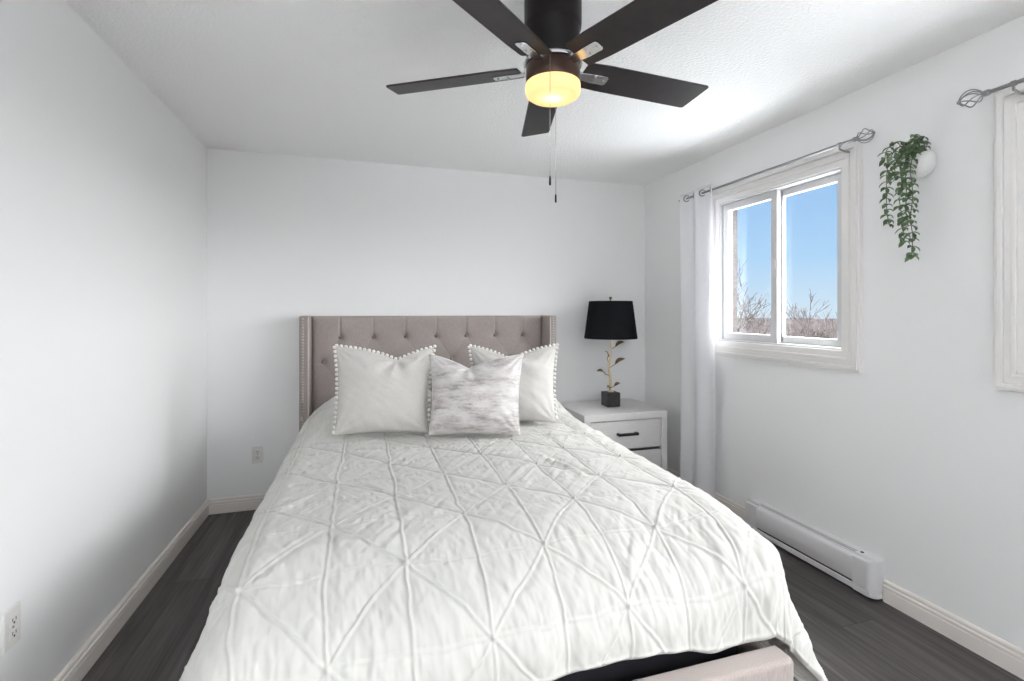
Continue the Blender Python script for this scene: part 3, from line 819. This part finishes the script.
# ------------------------------------------------------------------ nightstand
ns = empty('nightstand', (1.84, 3.40, 0), 'white two-drawer nightstand with black bar handles in the corner', 'nightstand')
nx0, nx1, ny0, ny1, nz = 1.482, 2.165, 3.125, 3.655, 0.612
b = MB()
b.box(nx0, nx0 + 0.05, ny0, ny1, 0.0, nz - 0.05); b.box(nx1 - 0.05, nx1, ny0, ny1, 0.0, nz - 0.05)
b.box(nx0, nx1, ny0, ny1, nz - 0.052, nz); b.box(nx0 + 0.05, nx1 - 0.05, ny0, ny1, 0.05, 0.11)
b.box(nx0 + 0.05, nx1 - 0.05, ny1 - 0.02, ny1, 0.1, nz - 0.05); b.box(nx0 + 0.05, nx1 - 0.05, ny0 + 0.03, ny1, 0.325, 0.345)
b.build('body', M_night, ns, bevel=0.004)
for z0, z1 in ((0.347, 0.553), (0.116, 0.326)):
    dr = MB().box(nx0 + 0.054, nx1 - 0.054, ny0 + 0.006, ny0 + 0.028, z0, z1).build('drawer', M_night, ns, bevel=0.003)
    zc = (z0 + z1) / 2 + 0.012; xc = (nx0 + nx1) / 2
    h = MB(); h.box(xc - 0.082, xc + 0.082, ny0 - 0.032, ny0 - 0.018, zc - 0.010, zc + 0.010)
    for s in (-0.072, 0.072): h.box(xc + s - 0.010, xc + s + 0.010, ny0 - 0.026, ny0 + 0.007, zc - 0.009, zc + 0.009)
    h.build('handle', M_black, dr, bevel=0.003)
MB().box(nx0 + 0.052, nx1 - 0.052, ny0 + 0.03, ny0 + 0.034, 0.112, 0.556).build('gap_shade_sheet', M_gap, ns)  # dark sheet behind the drawers stands in for shade in the gaps

# ------------------------------------------------------------------ table lamp
LX, LY, LZ = 1.845, 3.41, nz
lamp = empty('table_lamp', (LX, LY, LZ), 'table lamp with black drum shade and gold leaf branch stem on the nightstand', 'table lamp')
MB().box(LX - 0.055, LX + 0.055, LY - 0.055, LY + 0.055, LZ, LZ + 0.108).build('base', M_cube, lamp, bevel=0.003)
zb = LZ + 0.108
stem_pts = [(0, 0, 0), (-0.008, 0, 0.035), (0.004, 0, 0.09), (-0.012, 0, 0.15), (-0.020, 0, 0.20), (-0.006, 0, 0.26), (0.006, 0, 0.31), (0.0, 0, 0.37), (0, 0, 0.45)]
b = MB().tube([(LX + a, LY + c_, zb + d) for a, c_, d in stem_pts], [0.013, 0.010, 0.0095, 0.0095, 0.009, 0.0095, 0.008, 0.006, 0.005], 10)
b.lathe([(0.030, 0), (0.026, 0.006), (0.014, 0.012)], (LX, LY, zb), 20)
stem = b.build('stem', M_gold, lamp, smooth=True, sub=1)


def leaf(mb, p0, p1, wd, sag, th=0.0015, n=8):
    """a thin pointed leaf blade from p0 to p1, folded along its midrib"""
    p0, p1 = Vector(p0), Vector(p1); d = p1 - p0; Ln = d.length; d.normalize()
    side = d.cross(Vector((0.2, -0.5, 1))); side.normalize(); up = side.cross(d)
    top = []; bot = []
    for i in range(n + 1):
        u = i / n; c_ = p0 + d * Ln * u + up * (sag * math.sin(PI * u))
        ww = wd * math.sin(PI * min(1, u * 0.96 + 0.03)) ** 0.8
        row = [c_ - side * ww + up * ww * 0.35, c_, c_ + side * ww + up * ww * 0.35]
        top += [r_ + up * th for r_ in row]; bot += [r_ - up * th for r_ in row]
    m_ = len(top); fs = []
    for i in range(n):
        for k in range(2):
            a = i * 3 + k
            fs.append((a, a + 1, a + 4, a + 3)); fs.append((m_ + a, m_ + a + 3, m_ + a + 4, m_ + a + 1))
        fs.append((i * 3, i * 3 + 3, m_ + i * 3 + 3, m_ + i * 3)); fs.append((i * 3 + 2, m_ + i * 3 + 2, m_ + i * 3 + 5, i * 3 + 5))
    fs.append((0, m_, m_ + 1, 1)); fs.append((1, m_ + 1, m_ + 2, 2))
    e_ = n * 3; fs.append((e_, e_ + 1, m_ + e_ + 1, m_ + e_)); fs.append((e_ + 1, e_ + 2, m_ + e_ + 2, m_ + e_ + 1))
    mb.add(top + bot, fs)


for (a0, z0, a1, z1, yy, wd) in ((0.0, 0.335, 0.105, 0.392, -0.03, 0.020), (-0.02, 0.235, -0.065, 0.325, -0.03, 0.017), (-0.01, 0.19, 0.105, 0.262, -0.04, 0.021),
                                 (-0.015, 0.130, -0.135, 0.172, -0.03, 0.020), (0.0, 0.02, -0.055, 0.045, -0.045, 0.016), (0.0, 0.03, 0.10, 0.058, 0.03, 0.014)):
    b = MB(); j = Vector((LX + a0, LY, zb + z0)); tip = Vector((LX + a1, LY + yy, zb + z1)); kn = j.lerp(tip, 0.35)
    b.tube([j, kn], 0.0028, 6); leaf(b, kn, tip, wd, 0.014)
    b.build('leaf', M_goldleaf, lamp, smooth='auto')
zs0, zs1 = 1.140, 1.432
b = MB().lathe([(0.204, zs0), (0.206, zs0 + 0.001), (0.168, zs1), (0.166, zs1 - 0.001), (0.202, zs0 + 0.002)], (LX, LY, 0), 72, cap=False)
b.build('lamp_shade', M_shade, lamp, smooth='auto')
b = MB()
for a in range(3):
    th_ = 2 * PI * a / 3 + 0.4; b.tube([(LX, LY, zs1 - 0.012), (LX + 0.166 * math.cos(th_), LY + 0.166 * math.sin(th_), zs1 - 0.006)], 0.0022, 6)
for s in (-1, 1):
    b.tube([(LX, LY, zb + 0.44), (LX + s * 0.05, LY, zb + 0.50), (LX + s * 0.055, LY, zb + 0.60), (LX + s * 0.03, LY, zs1 - 0.03), (LX, LY, zs1 - 0.012)], 0.0022, 6)
b.build('harp', M_gold, lamp, smooth=True)
MB().lathe([(0.013, zs1 - 0.014), (0.013, zs1 - 0.008), (0.004, zs1 - 0.004), (0.004, zs1 + 0.012), (0.011, zs1 + 0.018), (0.013, zs1 + 0.026), (0.008, zs1 + 0.034), (0.001, zs1 + 0.036)], (LX, LY, 0), 20).build('finial', M_goldleaf, lamp, smooth='auto')
bu = MB().lathe([(0.012, zb + 0.44), (0.014, zb + 0.46), (0.027, zb + 0.50), (0.027, zb + 0.52), (0.012, zb + 0.545), (0.001, zb + 0.548)], (LX, LY, 0), 20)
bu.build('bulb', M_pot, lamp, smooth=True)


# ------------------------------------------------------------------ outlets
def outlet(face, u, z, label):
    """face 'back' or 'left'"""
    root = empty('wall_outlet', (u, YB, z) if face == 'back' else (XL, u, z), label, 'wall outlet', 'white duplex outlets')
    def P(a, d, h):
        return (u + a, YB - d, z + h) if face == 'back' else (XL + d, u + a, z + h)
    def bx(mb, a0, a1, d0, d1, h0, h1):
        p, q_ = P(a0, d0, h0), P(a1, d1, h1)
        mb.box(min(p[0], q_[0]), max(p[0], q_[0]), min(p[1], q_[1]), max(p[1], q_[1]), min(p[2], q_[2]), max(p[2], q_[2]))
    b = MB(); bx(b, -0.036, 0.036, 0, 0.006, -0.059, 0.059)
    plate = b.build('cover_plate', M_plate, root, bevel=0.003)
    for s in (-1, 1):
        b = MB(); bx(b, -0.017, 0.017, 0.005, 0.009, s * 0.020 - 0.0145, s * 0.020 + 0.0145)
        so = b.build('socket', M_plate, root, bevel=0.003)
        b = MB(); bx(b, -0.0085, -0.0058, 0.0085, 0.0094, s * 0.020 - 0.002, s * 0.020 + 0.008)
        bx(b, 0.0058, 0.0085, 0.0085, 0.0094, s * 0.020 - 0.002, s * 0.020 + 0.007)
        bx(b, -0.003, 0.003, 0.0085, 0.0094, s * 0.020 - 0.010, s * 0.020 - 0.004)
        b.build('slots', M_slot, so)
    b = MB(); bx(b, -0.003, 0.003, 0.0055, 0.0075, -0.003, 0.003); b.build('screw', M_rod, plate)


outlet('back', -0.702, 0.372, 'white duplex outlet on the headboard wall left of the bed')
outlet('left', 1.81, 0.41, 'white duplex outlet low on the bare left wall')

# ------------------------------------------------------------------ baseboard heater
hy0, hy1 = 1.658, 2.465
ht = empty('electric_heater', (XR, 2.04, 0.02), 'white electric baseboard heater along the wall below the window', 'heater')
pf = [(0, 0.028), (0.055, 0.028), (0.064, 0.034), (0.068, 0.060), (0.068, 0.168), (0.062, 0.184), (0.046, 0.194), (0.0, 0.200)]
MB().prism([(XR - a, h) for a, h in [(0, 0.022), (0.045, 0.022), (0.045, 0.196), (0.02, 0.200), (0, 0.212)]], hy0 + 0.003, hy1 - 0.003, 'y').build('back_casing', M_heat, ht, bevel=0.002)
front = [(0.040, 0.064), (0.066, 0.064), (0.069, 0.070), (0.069, 0.164), (0.064, 0.180), (0.052, 0.189), (0.040, 0.190)]
MB().prism([(XR - a, h) for a, h in front], hy0 + 0.10, hy1 - 0.10, 'y').build('front_cover', M_heat, ht, smooth='auto', bevel=0.0015)
MB().prism([(XR - a, h) for a, h in [(0.040, 0.020), (0.060, 0.020), (0.066, 0.026), (0.066, 0.049), (0.060, 0.052), (0.040, 0.052)]], hy0 + 0.02, hy1 - 0.02, 'y').build('bottom_lip', M_heat, ht, bevel=0.002)
MB().box(XR - 0.060, XR - 0.03, hy0 + 0.10, hy1 - 0.10, 0.049, 0.066).build('air_slot', M_heatd, ht)
b = MB()
b.box(XR - 0.040, XR - 0.014, hy0 + 0.11, hy1 - 0.11, 0.196, 0.2008)
b.build('outlet_grille', mat('heater_grille', (178, 177, 178), 0.4), ht)
for y0, y1, s in ((hy0, hy0 + 0.104, 1), (hy1 - 0.104, hy1, -1)):
    # end cap whose front corner is rounded in plan
    ye, yi = (y0, y1) if s > 0 else (y1, y0)
    plan = [(XR, ye), (XR - 0.030, ye)] + [(XR - 0.030 - 0.040 * math.sin(t_), ye + s * 0.040 * (1 - math.cos(t_))) for t_ in [PI / 2 * k / 8 for k in range(1, 9)]] + [(XR - 0.070, yi), (XR, yi)]
    b = MB().prism(plan, 0.058, 0.192, 'z').prism([(XR + (x - XR) * 0.95, y) for x, y in plan], 0.020, 0.054, 'z')
    b.prism([(XR + (x - XR) * 0.75, y) for x, y in plan], 0.190, 0.206, 'z').prism([(XR + (x - XR) * 0.85, y + s * 0.004 if y == ye else y) for x, y in plan], 0.05, 0.06, 'z')
    b.build('end_cap', M_heat, ht, bevel=0.003)
MB().lathe([(0.008, 0.205), (0.008, 0.2085), (0.004, 0.2095)], (XR - 0.028, hy0 + 0.085, 0), 14).build('screw', M_heatd, ht)

for o in list(ht.children):
    for v in o.data.vertices:
        v.co.z = (v.co.z - 0.02) * 0.965 + 0.008

# ------------------------------------------------------------------ wall planter with trailing vines
PX, PY, PZ = 2.268, 1.475, 1.982
pl = empty('hanging_planter', (XR, PY, PZ - 0.06), 'round white wall pot with trailing green faux vines between the windows', 'wall planter')
b = MB().lathe([(0.004, -0.066), (0.030, -0.062), (0.052, -0.045), (0.066, -0.018), (0.069, 0.012), (0.064, 0.036), (0.058, 0.044), (0.053, 0.040), (0.058, 0.012), (0.052, -0.014), (0.03, -0.03), (0.004, -0.034)], (PX, PY, PZ), 48, cap=False)
b.v = [(min(PX + (p[0] - PX) * 0.85, XR - 0.001), PY + (p[1] - PY) * 0.8, PZ + (p[2] - PZ) * 0.9) for p in b.v]
b.build('pot', M_pot, pl, smooth=True)
rv = random.Random(5)
VN = [
    [(2.25, 1.455, 2.02), (2.22, 1.49, 2.07), (2.205, 1.53, 2.085), (2.205, 1.565, 2.06), (2.205, 1.572, 2.03)],
    [(2.24, 1.46, 2.02), (2.21, 1.50, 2.06), (2.20, 1.54, 2.03), (2.20, 1.56, 1.96), (2.205, 1.565, 1.86), (2.20, 1.56, 1.79), (2.205, 1.555, 1.735)],
    [(2.24, 1.46, 2.02), (2.20, 1.485, 2.05), (2.19, 1.50, 1.99), (2.195, 1.495, 1.90), (2.19, 1.50, 1.82), (2.20, 1.495, 1.74), (2.195, 1.485, 1.65)],
    [(2.24, 1.45, 2.02), (2.20, 1.465, 2.04), (2.185, 1.475, 1.97), (2.185, 1.47, 1.88), (2.19, 1.475, 1.80), (2.185, 1.47, 1.735)],
    [(2.24, 1.44, 2.02), (2.20, 1.44, 2.03), (2.18, 1.45, 1.95), (2.185, 1.445, 1.84), (2.18, 1.45, 1.74), (2.185, 1.445, 1.66), (2.18, 1.445, 1.585)],
    [(2.25, 1.45, 2.02), (2.24, 1.46, 2.06), (2.235, 1.47, 2.10)],
    [(2.25, 1.44, 2.02), (2.245, 1.44, 2.05), (2.235, 1.445, 2.085)],
    [(2.25, 1.45, 2.02), (2.20, 1.44, 2.07), (2.17, 1.43, 2.05), (2.165, 1.43, 2.01)],
    [(2.24, 1.46, 2.02), (2.21, 1.51, 2.04), (2.20, 1.525, 1.98), (2.20, 1.525, 1.93)],
]


def catmull(pts, k=8):
    pts = [Vector(p) for p in pts]; P_ = [pts[0] * 2 - pts[1]] + pts + [pts[-1] * 2 - pts[-2]]; o = []
    for i in range(1, len(P_) - 2):
        for s in range(k):
            t_ = s / k; a, b_, c_, d_ = P_[i - 1:i + 3]
            o.append(0.5 * ((2 * b_) + (c_ - a) * t_ + (2 * a - 5 * b_ + 4 * c_ - d_) * t_ ** 2 + (3 * b_ - a - 3 * c_ + d_) * t_ ** 3))
    o.append(pts[-1]); return o


for vn in VN:
    pts = catmull(vn); sm = MB().tube(pts, 0.0016, 6)
    sob = sm.build('vine', M_vine, pl, smooth=True)
    lf = MB(); acc = 0.0; last = pts[0]; k = 0
    for i in range(3, len(pts)):
        acc += (pts[i] - last).length; last = pts[i]
        if acc > 0.020 or i == len(pts) - 1:
            acc = 0; a0 = rv.random() * 6.28
            for q in range(3):
                a = a0 + q * 2.09 + rv.uniform(-.3, .3)
                tip = pts[i] + Vector((math.cos(a) * 0.024, math.sin(a) * 0.024, -0.010 - rv.random() * 0.016)) * rv.uniform(0.8, 1.25)
                tip.x = min(tip.x, XR - 0.006)
                leaf(lf, pts[i], tip, 0.0088, 0.004, 0.0006, 4)
            k += 1
    lf.build('leaves', M_leafa, sob, smooth='auto')

# ------------------------------------------------------------------ outdoors
gx = np.linspace(2.7, 460, 90); gy = np.linspace(-260, 420, 110)
GX, GY = np.meshgrid(gx, gy); R_ = np.hypot(GX, GY)
GZ = -3.6 - 20 * sst(R_, 12, 130) + 17.5 * sst(R_, 170, 330) + vnoise(GX * 0.02 + 40, GY * 0.02 + 40, 71) * 5 * sst(R_, 60, 200) + 2.5 * vnoise(GX * 0.09 + 40, GY * 0.09 + 40, 72) * sst(R_, 150, 300)
gnd = grid_mesh('outdoor_ground', np.stack([GX, GY, GZ], 2), M_soil)
t = M_soil.node_tree; b = t.nodes['Principled BSDF']
geo = N(t, 'ShaderNodeNewGeometry'); ln = N(t, 'ShaderNodeVectorMath', operation='LENGTH'); t.links.new(geo.outputs['Position'], ln.inputs[0])
mr = N(t, 'ShaderNodeMapRange', interpolation_type='SMOOTHSTEP'); mr.inputs['From Min'].default_value = 13.0; mr.inputs['From Max'].default_value = 17.0
t.links.new(ln.outputs['Value'], mr.inputs['Value'])
src = b.inputs['Base Color'].links[0].from_socket
mxs = N(t, 'ShaderNodeMix', data_type='RGBA'); mxs.inputs['A'].default_value = lin((205, 207, 212))  # pale ground near the house, added to bounce sky light onto the ceiling
t.links.new(mr.outputs[0], mxs.inputs['Factor']); t.links.new(src, mxs.inputs['B']); t.links.new(mxs.outputs['Result'], b.inputs['Base Color'])
struct(gnd, 'brown winter valley and hills beyond the window, with pale bounce ground added near the house')


def bare_tree(name, x, y, zb_, ht_, seed, label, depth=6, spread=0.55, trunk=0.09):
    shrub = name == 'winter_shrub'
    rn = random.Random(seed); root = empty(name, (x, y, zb_), label, 'shrub' if shrub else 'tree', 'bare shrubs outside the window' if shrub else 'bare trees outside the window')
    tr = MB(); br = MB()
    def grow(p, d, ln, r, lv):
        mid = p + d * ln * 0.5 + Vector((rn.uniform(-1, 1), rn.uniform(-1, 1), 0)) * ln * 0.05
        q_ = p + d * ln
        (tr if lv == 0 else br).tube([p, mid, q_], [r, r * 0.86, r * 0.72], 6 if lv < 2 else 4)
        if lv >= depth: return
        for k in range(3 if lv < 4 else 2):
            ax = Vector((rn.uniform(-1, 1), rn.uniform(-1, 1), rn.uniform(-0.2, 0.6))); ax.normalize()
            nd = (d + ax * spread * rn.uniform(0.7, 1.3) + Vector((0, 0, 0.12))).normalized()
            s0 = p + d * ln * rn.uniform(0.6, 1.0)
            grow(s0 if lv else q_, nd, ln * rn.uniform(0.62, 0.85), max(r * 0.60, 0.013), lv + 1)
    grow(Vector((x, y, zb_)), Vector((rn.uniform(-.05, .05), 0, 1)), ht_ * 0.30, trunk, 0)
    tr.build('trunk', M_bark, root, smooth=True); br.build('branches', M_bark, root)


bare_tree('bare_tree', 18.7, 20.4, -5.2, 9.0, 3, 'large bare tree seen through the left pane of the window', 6, 0.75, 0.10)
bare_tree('bare_tree', 24.6, 22.2, -5.6, 7.9, 8, 'smaller bare tree seen through the right pane of the window', 6, 0.62, 0.09)
bare_tree('bare_tree', 16.3, 24.5, -5.6, 8.2, 12, 'bare tree at the left jamb beside the brick reveal', 6, 0.8, 0.09)
for i, (x, y, h) in enumerate(((26.9, 28.4, 6.6), (30.4, 28.2, 6.4), (34.0, 28.6, 6.2), (38.8, 32.2, 6.8))):
    bare_tree('winter_shrub', x, y, -6.7, h * 1.12, 30 + i, ['low bare shrub at the foot of the left pane', 'low bare shrub just right of the window mullion', 'low bare shrub at the foot of the right pane', 'distant bare shrub low at the right edge of the right pane'][i], 6, 0.95, 0.06)
